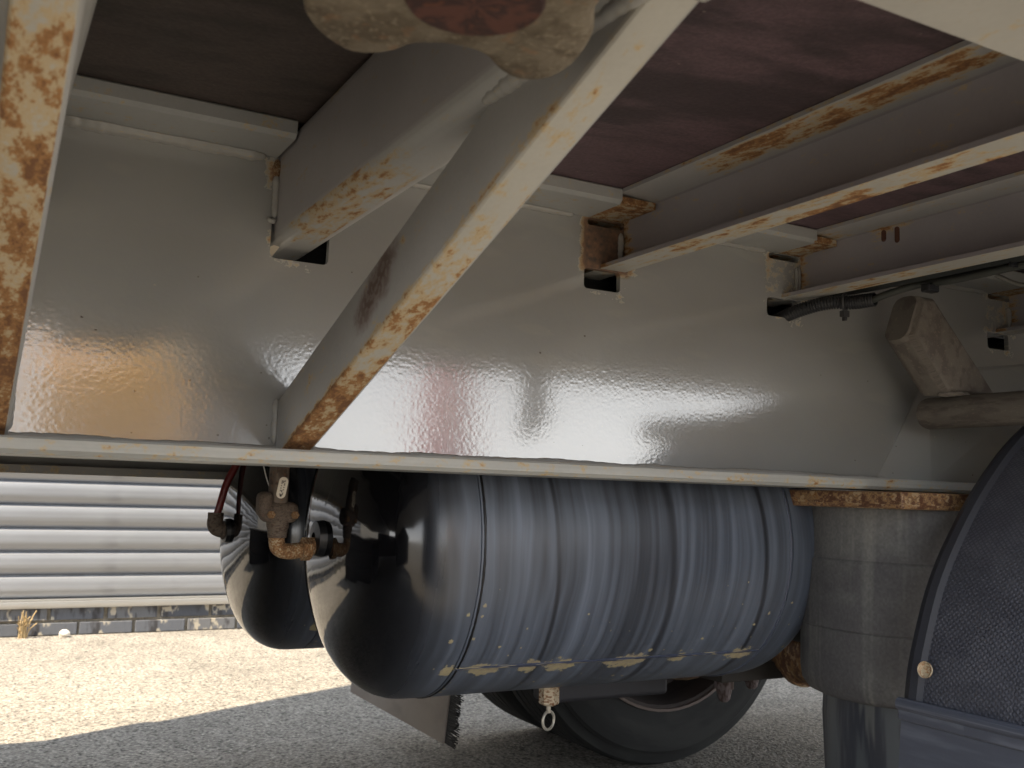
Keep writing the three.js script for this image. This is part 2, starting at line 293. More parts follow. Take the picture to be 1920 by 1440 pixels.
  const botMat = (() => {
    const P = 0.27, L = X1 - X0;
    return tex(3, 1, 2048, 256, (x, v) => {
      const f = fbm(x * 6, v * 20, 3, 361), streak = fbm(x * 10, v * 260, 3, 364);
      // v share of perimeter: the outer edge lies at the seam of the profile (v near 0 and 1)
      const edge = Math.min(v, 1 - v), d = 0.30 * ss(0.62, 0.80, fbm(x * 11, 3.3, 3, 366)) + 0.02;
      const low = v > 0.5 && v > 0.93 ? 1 : 0;
      const o = rusty(x, v * P, cl(d + low * 0.18), 368, 1, 1.6, [172, 173, 169]);
      const w = 0.96 + 0.08 * f + 0.10 * (streak - 0.5); o[0] *= w; o[1] *= w; o[2] *= w; o[3] = Math.min(o[3], 0.42 + 0.4 * d + 0.2 * low);
      void edge; void L; return o;
    }, { bump: 0.0008 });
  })();
  const gb = prism(fl(-1.055, -0.930, 0.019, 0.034), V(X0, 0, 0), ...AX.x, X1 - X0), ub = gb.attributes.uv;
  for (let i = 0; i < ub.count; i++) ub.setX(i, ub.getX(i) * (X1 - X0) / 3);
  part('bottom_flange', gb, botMat, webMesh, 'pale bottom flange edge with rust spots');
  const lp = []; for (let x = -0.6; x <= 2.0; x += 0.02) lp.push([x, 0.0345 + 0.0022 * (vn(x * 30, 2, 371) - 0.3), -0.9985]);
  part('weld_bead', weld(lp, 0.0052, 0.02, 3), paintWeld, webMesh);
  for (const [a, b, r] of [[-0.6, -0.012, 0.0075], [0.047, 0.2545, 0.0085], [0.322, 0.636, 0.0045], [0.708, 0.93, 0.0045], [1.004, 1.388, 0.0045]]) {
    const q = []; for (let x = a; x <= b; x += 0.02) q.push([x, 0.3355, -0.9985]);
    if (q.length > 2) part('weld_bead', weld(q, r, 0.012, a * 10 + 40), paintWeld, webMesh);
  }
  const v1 = (x, ya, yb, r, mt = paintWeld) => part('weld_bead', weld([[x, ya, -0.9985], [x, (ya + yb) / 2, -0.998], [x, yb, -0.9985]], r, 0.007, x * 9), mt, webMesh);
  v1(0.2595, 0.272, 0.318, 0.0042); v1(0.2595, 0.314, 0.334, 0.0052, rustMat); v1(0.6905, 0.286, 0.323, 0.0042); v1(0.984, 0.284, 0.320, 0.0032); v1(0.9895, 0.282, 0.321, 0.0026); v1(1.441, 0.283, 0.318, 0.0042);
  part('weld_bead', weld([[0.2525, 0.2715, -0.999], [0.257, 0.268, -0.997], [0.262, 0.2715, -0.998]], 0.0036, 0.006, 8), paintWeld, webMesh);
  // small cream plate added in the cut-out under the box beam
  part('cream_plate', prism([[0.2585, 0.2325], [0.2605, 0.2315], [0.2665, 0.2405], [0.2700, 0.2458], [0.2640, 0.2470], [0.2590, 0.2440]], V(0, 0, -1.016), ...AX.z, 0.006), flat(0xd9cdb6, 0.8), webMesh, 'small cream plate inside the first cut-out');
  // bracket welded to the web at the right
  const A = [1.251, 0.200, -1.0], B = [1.140, 0.0345, -1.0], C = [1.222, 0.0345, -0.972], D = [1.2445, 0.190, -0.996], E2 = [1.62, 0.0345, -0.999], F2 = [1.62, 0.25, -0.9985];
  const tri = (...q) => { const t = new THREE.BufferGeometry(); t.setAttribute('position', new THREE.Float32BufferAttribute(q.flat(), 3)); t.setAttribute('uv', new THREE.Float32BufferAttribute(q.flatMap((w) => [w[0] * 2, w[1] * 2]), 2)); t.computeVertexNormals(); return t; };
  const sb = merged([tri(B, C, D), tri(B, D, A), tri(C, E2, F2), tri(C, F2, D), tri(A, D, F2)]), su = sb.attributes.uv, sp = sb.attributes.position;
  for (let i = 0; i < su.count; i++) su.setXY(i, (sp.getX(i) - W0) / (W1 - W0), (sp.getY(i) - 0.034) / 0.302);
  part('suspension_bracket', sb, m, webMesh, 'folded grey bracket plate welded to the web');
}
// -- black pipes added behind the near web so its slots look dark
for (const [y, z, r0] of [[0.264, -1.075, 0.022], [0.306, -1.082, 0.016]]) part('added_pipe', turned([[0, 0], [0, r0], [X1 - X0 - 1, r0], [X1 - X0 - 1, 0]], V(X0 + 0.5, y, z), V(0, 1, 0), V(0, 0, 1), 14), blackRubber, trailer);
// -- far main beam
{
  const w = part('main_beam_001', box(X0, 0.0215, -2.052, X1, 0.336, -2.044), paintPlain, trailer, 'far main beam behind the air tanks');
  const m = tex(1, 0.3, 1024, 128, (x, y) => rusty(x, y, 0.16 + 0.4 * ss(0.55, 0.7, fbm(x * 9, 1, 3, 381)), 383, 1, 1.4, [146, 144, 139]), { bump: 0.001 });
  const g = prism([[0.0065, -2.11], [0.0065, -1.990], [0.0215, -1.990], [0.0215, -2.11]].reverse(), V(X0, 0, 0), ...AX.x, X1 - X0), u = g.attributes.uv;
  for (let i = 0; i < u.count; i++) u.setX(i, u.getX(i) * (X1 - X0));
  part('bottom_flange', g, m, w, 'dull grey far flange with rust spots');
  part('top_flange', box(X0, 0.336, -2.11, X1, 0.3545, -1.99), paintPlain, w);
}
// -- deck panels
{
  const deckTex = (c0, c1, sd) => tex(1.2, 1.2, 1024, 1024, (x, y) => {
    const n = fbm(x * 3 + y * 1.5, y * 9 - x * 2, 4, sd), g = fbm(x * 14 + y * 6, y * 46 - x * 10, 4, sd + 3), f = fbm(x * 420, y * 420, 2, sd + 7), c = [...c0];
    mixc(c, c1, ss(0.42, 0.68, n * 0.55 + g * 0.45)); const w = 1 + 0.25 * (f - 0.5); c[0] *= w; c[1] *= w; c[2] *= w;
    const gx = Math.floor(x / 0.02), gy = Math.floor(y / 0.02), h = hash(gx, gy, sd + 9);
    if (h > 0.965) { const q = Math.hypot(x - (gx + 0.5) * 0.02, y - (gy + 0.5) * 0.02); if (q < 0.0012) mixc(c, [150, 140, 130], 0.5); }
    return [...c, 0.62, 0.5 * f + 0.3 * g];
  }, { bump: 0.0007 });
  const dA = deckTex([80, 70, 66], [58, 52, 49], 401), dB = deckTex([98, 79, 84], [68, 57, 60], 421);
  for (const [a, b, m, l] of [[X0, 0.2868, dA, 'dark brown deck board'], [0.2880, 1.62, dB, 'plum brown deck board'], [1.6215, X1, dA, 'dark deck board at the rear']]) {
    const g = box(a, 0.3553, -2.62, b, 0.383, -0.265), u = g.attributes.uv, p = g.attributes.position;
    for (let i = 0; i < u.count; i++) u.setXY(i, p.getX(i) / 1.2, p.getZ(i) / 1.2);
    part('deck_board', g, m, trailer, l);
  }
}
// -- cross beams: box sections and channels, from the far rail to the near one
const ZF = -2.615, ZN = -0.338, LB = ZN - ZF;
{
  const boxTex = (sd, amount) => (per, x0) => tex(LB, per, 2048, 256, (s, p) => {
    const z = ZF + s;                                             // perimeter starts at the lower right corner and runs up the right face, over the top, down the left, along the bottom
    const q = p / per, bottom = q > 0.86 || q < 0.0, left = q > 0.50 && q < 0.86;
    let d = 0.05;
    if (bottom) d += amount * ss(-0.62, -0.78, z) * (0.45 + 0.5 * fbm(z * 22, p * 60, 2, sd)) * ss(-1.0, -0.93, z);
    if (left && z > -1.0) d += 0.28 * ss(0.60, 0.52, q) * fbm(z * 5, 2, 2, sd + 2) + 0.7 * ss(-0.96, -1.0, z) * ss(0.72, 0.6, q) * 0.6;
    const o = rusty(z, p, d, sd + 5, 0.45, 1.7, left ? [166, 163, 163] : [172, 172, 169]);
    o[3] = Math.min(o[3], 0.8); return o;
  }, { bump: 0.0008 });
  const mk = (x0, x1, amount, sd, label) => {
    const pr = rrect(x0, 0.246, x1, 0.3548, 0.013, 6), g = prism(pr, V(0, 0, ZF), ...AX.z, LB, 0.35);
    return part('box_beam', g, boxTex(sd, amount)(g.userData?.per ?? 0.30), trailer, label);
  };
  const b1 = mk(0.262, 0.3115, 0.74, 441, 'grey box section cross beam with rust flecks below');
  mk(-0.0065, 0.0435, 0.75, 461, 'grey box section cross beam behind the left brace');
  const rim = [[0.317, 0.35, -0.342], [0.317, 0.246, -0.342]]; void rim;
  // channels
  const chan = (T, B, R) => [[B, 0.275], [R - 0.003, 0.275], [R, 0.278], [R, 0.3545], [T, 0.3545], [T, 0.3498], [R - 0.014, 0.3462], [R - 0.008, 0.3445], [R - 0.006, 0.340], [R - 0.006, 0.290], [R - 0.008, 0.2856], [R - 0.014, 0.2838], [B + 0.001, 0.2802]];
  [[0.645, 0.662, 0.702, 501, 1.0], [0.954, 0.958, 0.999, 521, 0.75], [1.402, 1.410, 1.452, 541, 0.2]].forEach(([T, B, R, sd, am], i) => {
    const pr = chan(T, B, R), g = prism(pr, V(0, 0, ZF), ...AX.z, LB, 0.45), P = pr.reduce((a, p, k) => a + Math.hypot(p[0] - pr[(k + 1) % pr.length][0], p[1] - pr[(k + 1) % pr.length][1]), 0);
    const w = R - B, hgt = 0.0765, tw = R - T;
    const m = tex(LB, P, 2048, 256, (s, p) => {
      const z = ZF + s; let d = 0.05, base = [168, 167, 166];
      const a0 = w, a1 = w + hgt, a2 = a1 + tw, a3 = a2 + 0.005, a4 = a3 + tw - 0.010;                // bottom | back | top | lip | under the top flange
      if (p < a0) { base = [180, 178, 170]; d = 0.18 + 0.62 * am * ss(0.30, 0.62, fbm(z * 7, 5, 3, sd)) * ss(-0.99, -0.9, z) * (0.3 + 0.7 * ss(0.45, 0.6, fbm(z * 26, p * 60, 2, sd + 1))); }
      else if (p > a2 && p < a3) d = 0.30;
      else if (p > a3 && p < a4) {
        if (i === 0) d = 0.05 + 0.95 * ss(-0.86, -0.74, z) * ss(-0.44, -0.5, z) * ss(0, 0.008, p - a3) * ss(a4, a4 - 0.014, p) * (0.55 + 0.45 * fbm(z * 40, p * 160, 3, sd + 3));
        if (i === 1) d = 0.1 + 0.6 * ss(-0.86, -0.97, z);
      } else {
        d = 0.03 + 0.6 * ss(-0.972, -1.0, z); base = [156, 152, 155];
        if (i === 1) d = Math.max(d, 0.6 * ss(0.02, 0.004, p - a4) * ss(-0.885, -0.865, z) * ss(-0.79, -0.825, z));
      }
      return rusty(z, p, cl(d), sd + 5, 0.55, 1.6, base);
    }, { bump: 0.0008 });
    part('channel_beam', g, m, trailer, ['first channel cross beam with a rusty lower flange', 'second channel cross beam with two rust runs', 'third channel cross beam beside the mudguard stay'][i]);
  });
  // rust runs that hang from the second channel's flange
  const run = flat(0x5a3a2e, 0.9);
  const c2 = trailer.children[trailer.children.length - 2];
  for (const [z, y1] of [[-0.8565, 0.329], [-0.836, 0.3235]]) part('rust_run', new THREE.CapsuleGeometry(0.0038, 0.3445 - y1 - 0.006, 4, 10).scale(0.35, 1, 1).translate(0.9928, (0.3445 + y1) / 2, z), run, c2);
  // beads where the brace meets the box beam
  part('weld_bead', weld([[0.2735, 0.2475, -0.552], [0.2735, 0.2475, -0.50], [0.2735, 0.2475, -0.43], [0.2735, 0.247, -0.37]], 0.0062, 0.010, 12), paintWeld, b1);
  part('weld_bead', weld([[0.274, 0.2435, -0.364], [0.285, 0.2445, -0.360], [0.302, 0.2435, -0.364]], 0.0060, 0.010, 15), paintWeld, b1);
}
// -- braces from the foot of the web up to the box beams
{
  const d = V(0, 0.1971, 0.558).normalize(), a = V(1, 0, 0), b = d.clone().cross(a);
  const mk = (x0, x1, sd, dens, label) => {
    const L = 0.044 + 0.628, o = V(0, 0.0383, -0.9528).addScaledVector(d, -0.044), pr = rrect(x0, 0, x1, 0.060, 0.0035, 3), g = prism(pr, o, a, b, L, 0.5);
    const w = x1 - x0, P = 2 * w + 0.12 - 8 * 0.0035 + 2 * Math.PI * 0.0035;
    // perimeter: right face | top | left face | bottom
    const m = tex(L, P, 2048, 512, (s, p) => {
      const q = p / P, r0 = 0.058 / P, r1 = r0 + (w - 0.001) / P, r2 = r1 + 0.058 / P, t = s - 0.044;
      let dd = 0.05, base = [168, 168, 166], k1 = 0.55, k2 = 1.0;
      if (q > r2 || q < 0.004) {
        const e = Math.min(Math.abs(q - r2), Math.abs(1.0 - q)) * P; base = [184, 182, 174];
        dd = dens(t) + 0.22 * ss(0.006, 0.0, e) * ss(0.5, 0.1, t);
      } else if (q > r1) {
        const up = (r2 - q) * P;                                   // height above the lower edge
        base = [166, 165, 163];
        dd = 0.07 + 0.55 * ss(0.007, 0.0, up) * (0.4 + 0.6 * ss(0.45, 0.6, fbm(t * 16, 3, 3, sd))) + 0.35 * ss(0.051, 0.057, up) * ss(0.3, 0.0, t);
        if (sd < 600) { const pt = ss(0.026, 0.006, Math.hypot((t - 0.245) * 0.42, (up - 0.036) * 1.0 - (t - 0.245) * 0.2) + 0.012 * (fbm(t * 60, up * 60, 3, 9) - 0.5)); const o = rusty(t, p, dd, sd, k1, k2, base); mixc(o, [98, 80, 72], pt * (0.62 + 0.38 * ss(0.4, 0.55, fbm(t * 260, up * 260, 2, 5)))); o[3] = 0.7; return o; }
        if (sd > 600) { const o = rusty(t, p, 0.7, sd, k1, k2, [120, 96, 84]); return o; }
      }
      return rusty(t, p, cl(dd), sd, k1, k2, base);
    }, { bump: 0.0009 });
    const br = part('brace', g, m, trailer, label); 
    return br;
  };
  const rb = mk(0.274, 0.3022, 561, (t) => 0.17 + 0.40 * ss(0.46, 0.24, t) + 0.18 * ss(0.24, 0.10, t) + 0.2 * ss(0.02, 0, Math.abs(t - 0.44)), 'square tube brace rusting towards its foot');
  const lb = mk(0.0013, 0.0315, 611, (t) => 0.68 + 0.20 * ss(0.42, 0.20, t) - 0.16 * ss(0.47, 0.56, t), 'square tube brace almost wholly rusted below');
  part('weld_bead', weld([[0.2725, 0.041, -0.9975], [0.2725, 0.06, -0.9975], [0.2725, 0.086, -0.998]], 0.0046, 0.008, 21), paintWeld, rb);
  part('weld_bead', weld([[0.0325, 0.041, -0.9975], [0.0325, 0.06, -0.9975], [0.0325, 0.086, -0.998]], 0.0044, 0.008, 24), paintWeld, lb);
}
// -- side rails
{
  const m = tex(1, 0.4, 1024, 256, (x, y) => rusty(x, y, 0.10, 641, 1, 1, [184, 182, 175]), { bump: 0.0008 });
  const mk = (zi, zo, name, label) => {
    const q = zi < zo ? 1 : -1, pr = [[0.25, zi], [0.25, zo - q * 0.006], [0.232, zo - q * 0.006], [0.232, zo], [0.39, zo], [0.39, zo - q * 0.01], [0.384, zi + q * 0.002], [0.353, zi]];
    const g = prism(q > 0 ? pr.reverse() : pr, V(X0, 0, 0), ...AX.x, X1 - X0), u = g.attributes.uv;
    for (let i = 0; i < u.count; i++) u.setX(i, u.getX(i) * (X1 - X0));
    return part(name, g, m, trailer, label);
  };
  mk(-0.3366, -0.256, 'side_rail', 'cream grey near side rail'); mk(-2.615, -2.70, 'side_rail_001', 'far side rail');
}
// -- twist lock nut close to the lens, and a lashing hook along the rail
{
  const nut = (cx, cz, y0) => {
    const rim = new THREE.CatmullRomCurve3([[-0.0675, -0.055], [-0.0643, -0.071], [-0.054, -0.086], [-0.036, -0.097], [-0.024, -0.089], [-0.016, -0.073], [0.004, -0.063], [0.022, -0.066], [0.036, -0.077], [0.047, -0.081], [0.056, -0.074], [0.057, -0.056], [0.049, -0.028], [0.036, -0.006], [0.034, 0.014], [0.048, 0.036], [0.046, 0.062], [0.024, 0.074], [0.002, 0.060], [-0.022, 0.052], [-0.046, 0.066], [-0.068, 0.056], [-0.074, 0.032], [-0.062, 0.006], [-0.062, -0.022]].map(([x, z]) => V(x, z, 0)), true);
    const sh = new THREE.Shape(rim.getSpacedPoints(120).slice(0, 120).map((p) => new THREE.Vector2(p.x, -p.y)));
    let g = new THREE.ExtrudeGeometry(sh, { depth: 0.018, bevelEnabled: true, bevelSize: 0.005, bevelThickness: 0.005, bevelSegments: 4, curveSegments: 4 });
    g.rotateX(-Math.PI / 2).translate(cx, y0 + 0.005, cz); g = crease(tidy(g), 0.9);
    const u = g.attributes.uv, p = g.attributes.position; for (let i = 0; i < u.count; i++) u.setXY(i, p.getX(i) / 0.3 + 0.2 * p.getY(i), p.getZ(i) / 0.3 + p.getY(i) * 3);
    const o = part('twist_lock_nut', g, castMat, trailer, 'lobed cast nut, blurred, close above the lens');
    part('stud', turned([[0, 0], [0, 0.029], [0.003, 0.031], [0.06, 0.031]], V(cx - 0.009, y0 - 0.002, cz - 0.022), V(0, 0, 1), V(1, 0, 0), 40), tex(0.3, 0.15, 256, 128, (x, y) => { const k = fbm(x * 60, y * 60, 4, 661), c = [88, 56, 48]; mixc(c, [58, 40, 38], ss(0.4, 0.65, k)); mixc(c, [120, 70, 48], ss(0.66, 0.8, k) * 0.6); return [...c, 0.9, k]; }, { bump: 0.001 }), o, 'dark rust red stud end');
  };
  nut(0.185, -0.345, 0.2085);
  part('lashing_hook', merged([box(0.925, 0.13, -0.352, 0.978, 0.262, -0.342, 0.003), tube([[0.951, 0.14, -0.345], [0.951, 0.118, -0.338], [0.951, 0.112, -0.318], [0.951, 0.13, -0.306]], 0.010, 20, 8)]), castMat, trailer);
}
// -- air tanks
{
  const R = 0.2035;
  const tankMat = tex(Math.PI * 2 * R, 1.02, 1024, 1024, (a, s) => {
    // a: metres round from the camera side downwards; s: metres along the outline from the left pole (the cap is about 0.25 long)
    const deg = (a / R) * 180 / Math.PI - 90, x = s;                                  // degrees below the side that faces the lens
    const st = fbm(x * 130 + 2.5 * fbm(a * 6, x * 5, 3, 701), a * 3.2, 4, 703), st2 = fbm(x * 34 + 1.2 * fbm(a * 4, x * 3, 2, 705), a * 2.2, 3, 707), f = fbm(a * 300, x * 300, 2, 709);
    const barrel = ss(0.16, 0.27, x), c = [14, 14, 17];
    const skyHaze = cl(0.66 + 0.55 * (st - 0.45) + 0.5 * (st2 - 0.48)) * barrel;
    mixc(c, [108, 118, 134], skyHaze);  // bluish sky reflection painted into the streaked barrel colour
    for (const [sx, w] of [[0.375, 0.003], [0.545, 0.006], [0.70, 0.004]]) mixc(c, [22, 23, 28], 0.6 * ss(w * 1.6, w * 0.2, Math.abs(x - sx - 0.012 * Math.sin(deg / 50) + 0.004 * (fbm(a * 9, 1, 2, 711) - 0.5))) * barrel);
    // chips of lost paint near the long seam and scattered flecks
    let chip = 0;
    for (const [px, hw] of [[0.314, 0.018], [0.373, 0.011], [0.419, 0.020], [0.521, 0.030], [0.605, 0.013], [0.711, 0.021], [0.262, 0.008]]) {
      const q = Math.hypot((x - px) / (hw * 1.35), (deg - 46.2 - 1.6) / 4.6) + 1.1 * (fbm(a * 150, x * 110, 4, 713) - 0.5) + 0.5 * (fbm(a * 420, x * 420, 2, 714) - 0.5);
      if (q < 0.85) chip = Math.max(chip, ss(0.85, 0.75, q));
    }
    const gx = Math.floor(a / 0.017), gy = Math.floor(x / 0.017), h = hash(gx, gy, 721);
    if (deg > 12 && deg < 110 && h > 0.93 - 0.22 * ss(15, 55, deg) && barrel > 0.5) { const q = Math.hypot(a - (gx + 0.2 + 0.6 * hash(gx, gy, 722)) * 0.017, x - (gy + 0.2 + 0.6 * hash(gx, gy, 723)) * 0.017), rad = 0.0006 + 0.0022 * Math.pow(hash(gx, gy, 724), 3); if (q < rad * (0.7 + 0.8 * f)) chip = 1; }
    mixc(c, [166 + 30 * (f - 0.5), 154 + 30 * (f - 0.5), 122], chip * 0.9);
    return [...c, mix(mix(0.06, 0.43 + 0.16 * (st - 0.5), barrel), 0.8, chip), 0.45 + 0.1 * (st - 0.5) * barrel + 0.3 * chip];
  }, { bump: 0.0006, ior: 1.6 });
  const mk = (y, z, name, label) => {
    const pr = [], cap = 0.105, x0 = 0.410, n = 18;
    for (let i = 0; i <= n; i++) { const t = i / n * Math.PI / 2; pr.push([x0 + cap * (1 - Math.pow(Math.cos(t), 0.92)), R * Math.pow(Math.sin(t), 0.80)]); }
    pr[0][1] = 0; const xe = 1.155;
    pr.push([0.535, R], [0.5352, R - 0.0016], [0.5372, R - 0.0016], [0.5375, R + 0.0002], [1.024, R + 0.0002], [1.0245, R - 0.0014], [1.0265, R - 0.0014], [1.027, R]);
    for (let i = n; i >= 0; i--) { const t = i / n * Math.PI / 2; pr.push([xe - cap * (1 - Math.pow(Math.cos(t), 0.92)), i ? R * Math.pow(Math.sin(t), 0.80) : 0]); }
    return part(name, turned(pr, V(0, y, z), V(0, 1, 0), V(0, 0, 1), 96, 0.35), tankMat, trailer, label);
  };
  const t1 = mk(-0.0668, -1.25, 'air_tank', 'near black air tank with streaks, painted bluish sky sheen and paint chips');
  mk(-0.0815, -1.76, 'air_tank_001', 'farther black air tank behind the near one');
  const sa = 46.2 * Math.PI / 180, sy = -0.0668 - R * Math.sin(sa), sz = -1.25 + R * Math.cos(sa);
  part('weld_seam', weld([[0.538, sy, sz], [0.78, sy, sz], [1.024, sy, sz]], 0.0026, 0.012, 31), tex(0.3, 0.1, 256, 64, (x, y) => { const n = fbm(x * 70, y * 70, 3, 731), c = [64, 70, 88]; mixc(c, [150, 140, 114], ss(0.6, 0.66, n)); return [...c, 0.45, n]; }, { bump: 0.0008 }), t1);
  const ring = (x, r) => { const q = []; for (let i = 0; i <= 40; i++) { const t = -1.9 + i / 40 * 3.6; q.push([x, -0.0668 - (R + 0.0002) * Math.sin(t), -1.25 + (R + 0.0002) * Math.cos(t)]); } return weld(q, r, 0.012, x * 30); };
  part('weld_seam', ring(0.5415, 0.0018), blackMetal, t1); part('weld_seam', ring(1.022, 0.0018), flat(0x4a5060, 0.4), t1);
  // drain boss and pull ring
  part('drain_boss', turned([[0, 0], [0, 0.009], [0.002, 0.0135], [0.004, 0.0145], [0.026, 0.0145], [0.03, 0.0145]], V(0.757, -0.2995, -1.25), V(0, 0, 1), V(1, 0, 0), 6, 0.3), tex(0.1, 0.1, 128, 128, (x, y) => { const n = fbm(x * 180, y * 180, 4, 741), c = [186, 172, 148]; mixc(c, [120, 84, 56], ss(0.5, 0.68, n)); return [...c, 0.7, n]; }, { bump: 0.0008 }), t1);
  part('pull_ring', merged([new THREE.TorusGeometry(0.0125, 0.0021, 10, 36).rotateY(0.35).translate(0.757, -0.3205, -1.25), box(0.7545, -0.3105, -1.2525, 0.7595, -0.2985, -1.2475, 0.001)]), flat(0xb9b4a8, 0.35, { metalness: 0.5 }), t1);
}
// -- valve and fittings at the left ends of the tanks
{
  const body = [];
  const z = -1.25;
  body.push(planar(prism(rrect(-0.0125, -0.0115, 0.0125, 0.0115, 0.009, 4), V(0.3505, -0.045, z), V(0, 0, 1), V(1, 0, 0), 0.075)));          // upright neck, up behind the flange
  body.push(new RoundedBoxGeometry(0.046, 0.026, 0.034, 3, 0.010).translate(0.352, -0.034, z));
  body.push(new RoundedBoxGeometry(0.018, 0.032, 0.026, 3, 0.008).translate(0.3325, -0.025, z + 0.004));
  body.push(turned([[0, 0.006], [0, 0.0115], [0.010, 0.0125], [0.014, 0.014], [0.022, 0.014]], V(0.352, -0.066, z), V(0, 0, 1), V(1, 0, 0), 20));
  const v = part('tank_valve', merged(body.map(tidy)), fitting, trailer, 'dull cast valve with a white tag');
  const tag = prism(rrect(-0.0058, -0.0135, 0.0058, 0.0135, 0.0057, 6), V(0.3515, -0.0035, z + 0.0122), V(0.985, -0.17, 0), V(0.17, 0.985, 0), 0.0014), tu = tag.attributes.uv, tp = tag.attributes.position;
  for (let i = 0; i < tu.count; i++) { const x = tp.getX(i) - 0.3515, y = tp.getY(i) + 0.0035; tu.setXY(i, (x * 0.985 - y * 0.17) / 0.0116 + 0.5, (x * 0.17 + y * 0.985) / 0.027 + 0.5); }
  part('valve_tag', tag, tex(1, 1, 64, 128, (x, y) => { const c = [222, 214, 196]; const k = (y > 0.16 && y < 0.86) && Math.abs(x - 0.5) < 0.24 && hash(Math.floor(x * 7), Math.floor(y * 18), 5) > 0.55; if (k) mixc(c, [96, 86, 74], 0.7); if (Math.hypot((x - 0.5) * 0.4, y - 0.13) < 0.05) mixc(c, [40, 34, 30], 1); return [...c, 0.5, 0.5]; }, { bump: 0 }), v, 'small white oval tag with worn print');
  for (const x of [0.338, 0.368]) part('bolt', turned([[-0.004, 0.005], [0.004, 0.005], [0.004, 0]], V(x, -0.037, z + 0.017), V(1, 0, 0), V(0, 1, 0), 6, 0.3), rustMat, v);
  part('elbow_fitting', merged([tube([[0.351, -0.062, z], [0.354, -0.078, z], [0.366, -0.083, z], [0.385, -0.0815, z]], 0.0100, 24, 14), turned([[0, 0.004], [0, 0.0145], [0.012, 0.0145], [0.012, 0.004]], V(0.384, -0.080, z), V(0, 1, 0), V(0, 0, 1), 6, 0.3), turned([[0, 0.003], [0, 0.011], [0.016, 0.011]], V(0.3965, -0.076, z), V(0, 1, 0), V(0, 0, 1), 16)]), rustMat, trailer, 'orange rusted elbow into the near tank');
  part('tank_boss', turned([[0, 0.008], [0.002, 0.022], [0.014, 0.024], [0.022, 0.026]], V(0.399, -0.0668, z), V(0, 1, 0), V(0, 0, 1), 24), blackMetal, trailer);
  part('tank_boss_001', turned([[0, 0.006], [0.002, 0.020], [0.014, 0.022], [0.022, 0.024]], V(0.401, -0.0815, -1.76), V(0, 1, 0), V(0, 0, 1), 24), blackMetal, trailer);
  part('elbow_fitting_001', merged([tube([[0.388, -0.056, -1.76], [0.386, -0.070, -1.76], [0.392, -0.079, -1.76], [0.412, -0.083, -1.76]], 0.013, 20, 14), turned([[0, 0.004], [0, 0.0155], [0.012, 0.0155], [0.012, 0.004]], V(0.398, -0.081, -1.76), V(0, 1, 0), V(0, 0, 1), 6, 0.3), turned([[0, 0.004], [0, 0.0135], [0.018, 0.0135], [0.018, 0.004]], V(0.387, -0.069, -1.76), V(0, 0, 1), V(1, 0, 0), 12)]), fitting, trailer, 'dull elbow fitting on the farther tank');
  part('air_hose', tube([[0.3875, -0.062, -1.76], [0.393, -0.035, -1.757], [0.403, 0.005, -1.755], [0.422, 0.045, -1.75], [0.45, 0.09, -1.74], [0.50, 0.16, -1.72]], 0.0066, 40, 12), flat(0x6b1f1c, 0.28), trailer, 'dark red air hose curving up');
  part('wire_end', tube([[0.358, 0.028, -1.36], [0.364, 0.005, -1.355], [0.3745, -0.022, -1.35]], 0.0009, 16, 6), flat(0xd8d6d0, 0.4), trailer);
}
// -- air spring under the near beam
{
  const rub = tex(0.94, 0.34, 1024, 512, (a, s) => {
    const y = s, n = fbm(a * 7, y * 12, 4, 801), v0 = fbm(a * 60, y * 4, 3, 804), f = fbm(a * 400, y * 400, 2, 807), c = [108, 108, 107];
    mixc(c, [86, 85, 87], ss(0.4, 0.7, n)); mixc(c, [132, 132, 127], 0.55 * ss(0.5, 0.75, v0));
    const w = 1 + 0.2 * (f - 0.5); return [c[0] * w, c[1] * w, c[2] * w, 0.78, 0.4 * f + 0.3 * v0];
  }, { bump: 0.0006 });
  const c = V(1.205, 0, -1.0), dn = (pr) => turned(pr.map(([y, r]) => [-y, r]), c, V(1, 0, 0), V(0, 0, 1), 72, 0.5);   // axis points down
  const s = part('air_spring', dn([[-0.006, 0.02], [-0.006, 0.143], [-0.0765, 0.1455], [-0.0785, 0.1475], [-0.082, 0.1492], [-0.170, 0.1500], [-0.1716, 0.1486], [-0.1735, 0.1500], [-0.236, 0.1500], [-0.252, 0.1475], [-0.262, 0.1405], [-0.2665, 0.130], [-0.262, 0.118], [-0.25, 0.112]]), rub, trailer, 'grey rubber air spring in stacked rings');
  part('piston', dn([[-0.24, 0.117], [-0.300, 0.1195], [-0.38, 0.116], [-0.46, 0.112], [-0.462, 0.02]]), tex(0.75, 0.24, 512, 256, (a, y) => { const n = fbm(a * 50, y * 6, 4, 811), c = [86, 92, 98]; mixc(c, [58, 62, 72], ss(0.42, 0.6, n)); mixc(c, [136, 138, 132], ss(0.62, 0.78, n) * 0.6); return [...c, 0.55, n]; }, { bump: 0.0006 }), s, 'blue grey streaked piston');
  part('top_plate', box(1.035, -0.006, -1.155, 1.40, 0.0165, -0.868, 0.003), darkRust, s, 'rusty plate above the air spring');
}
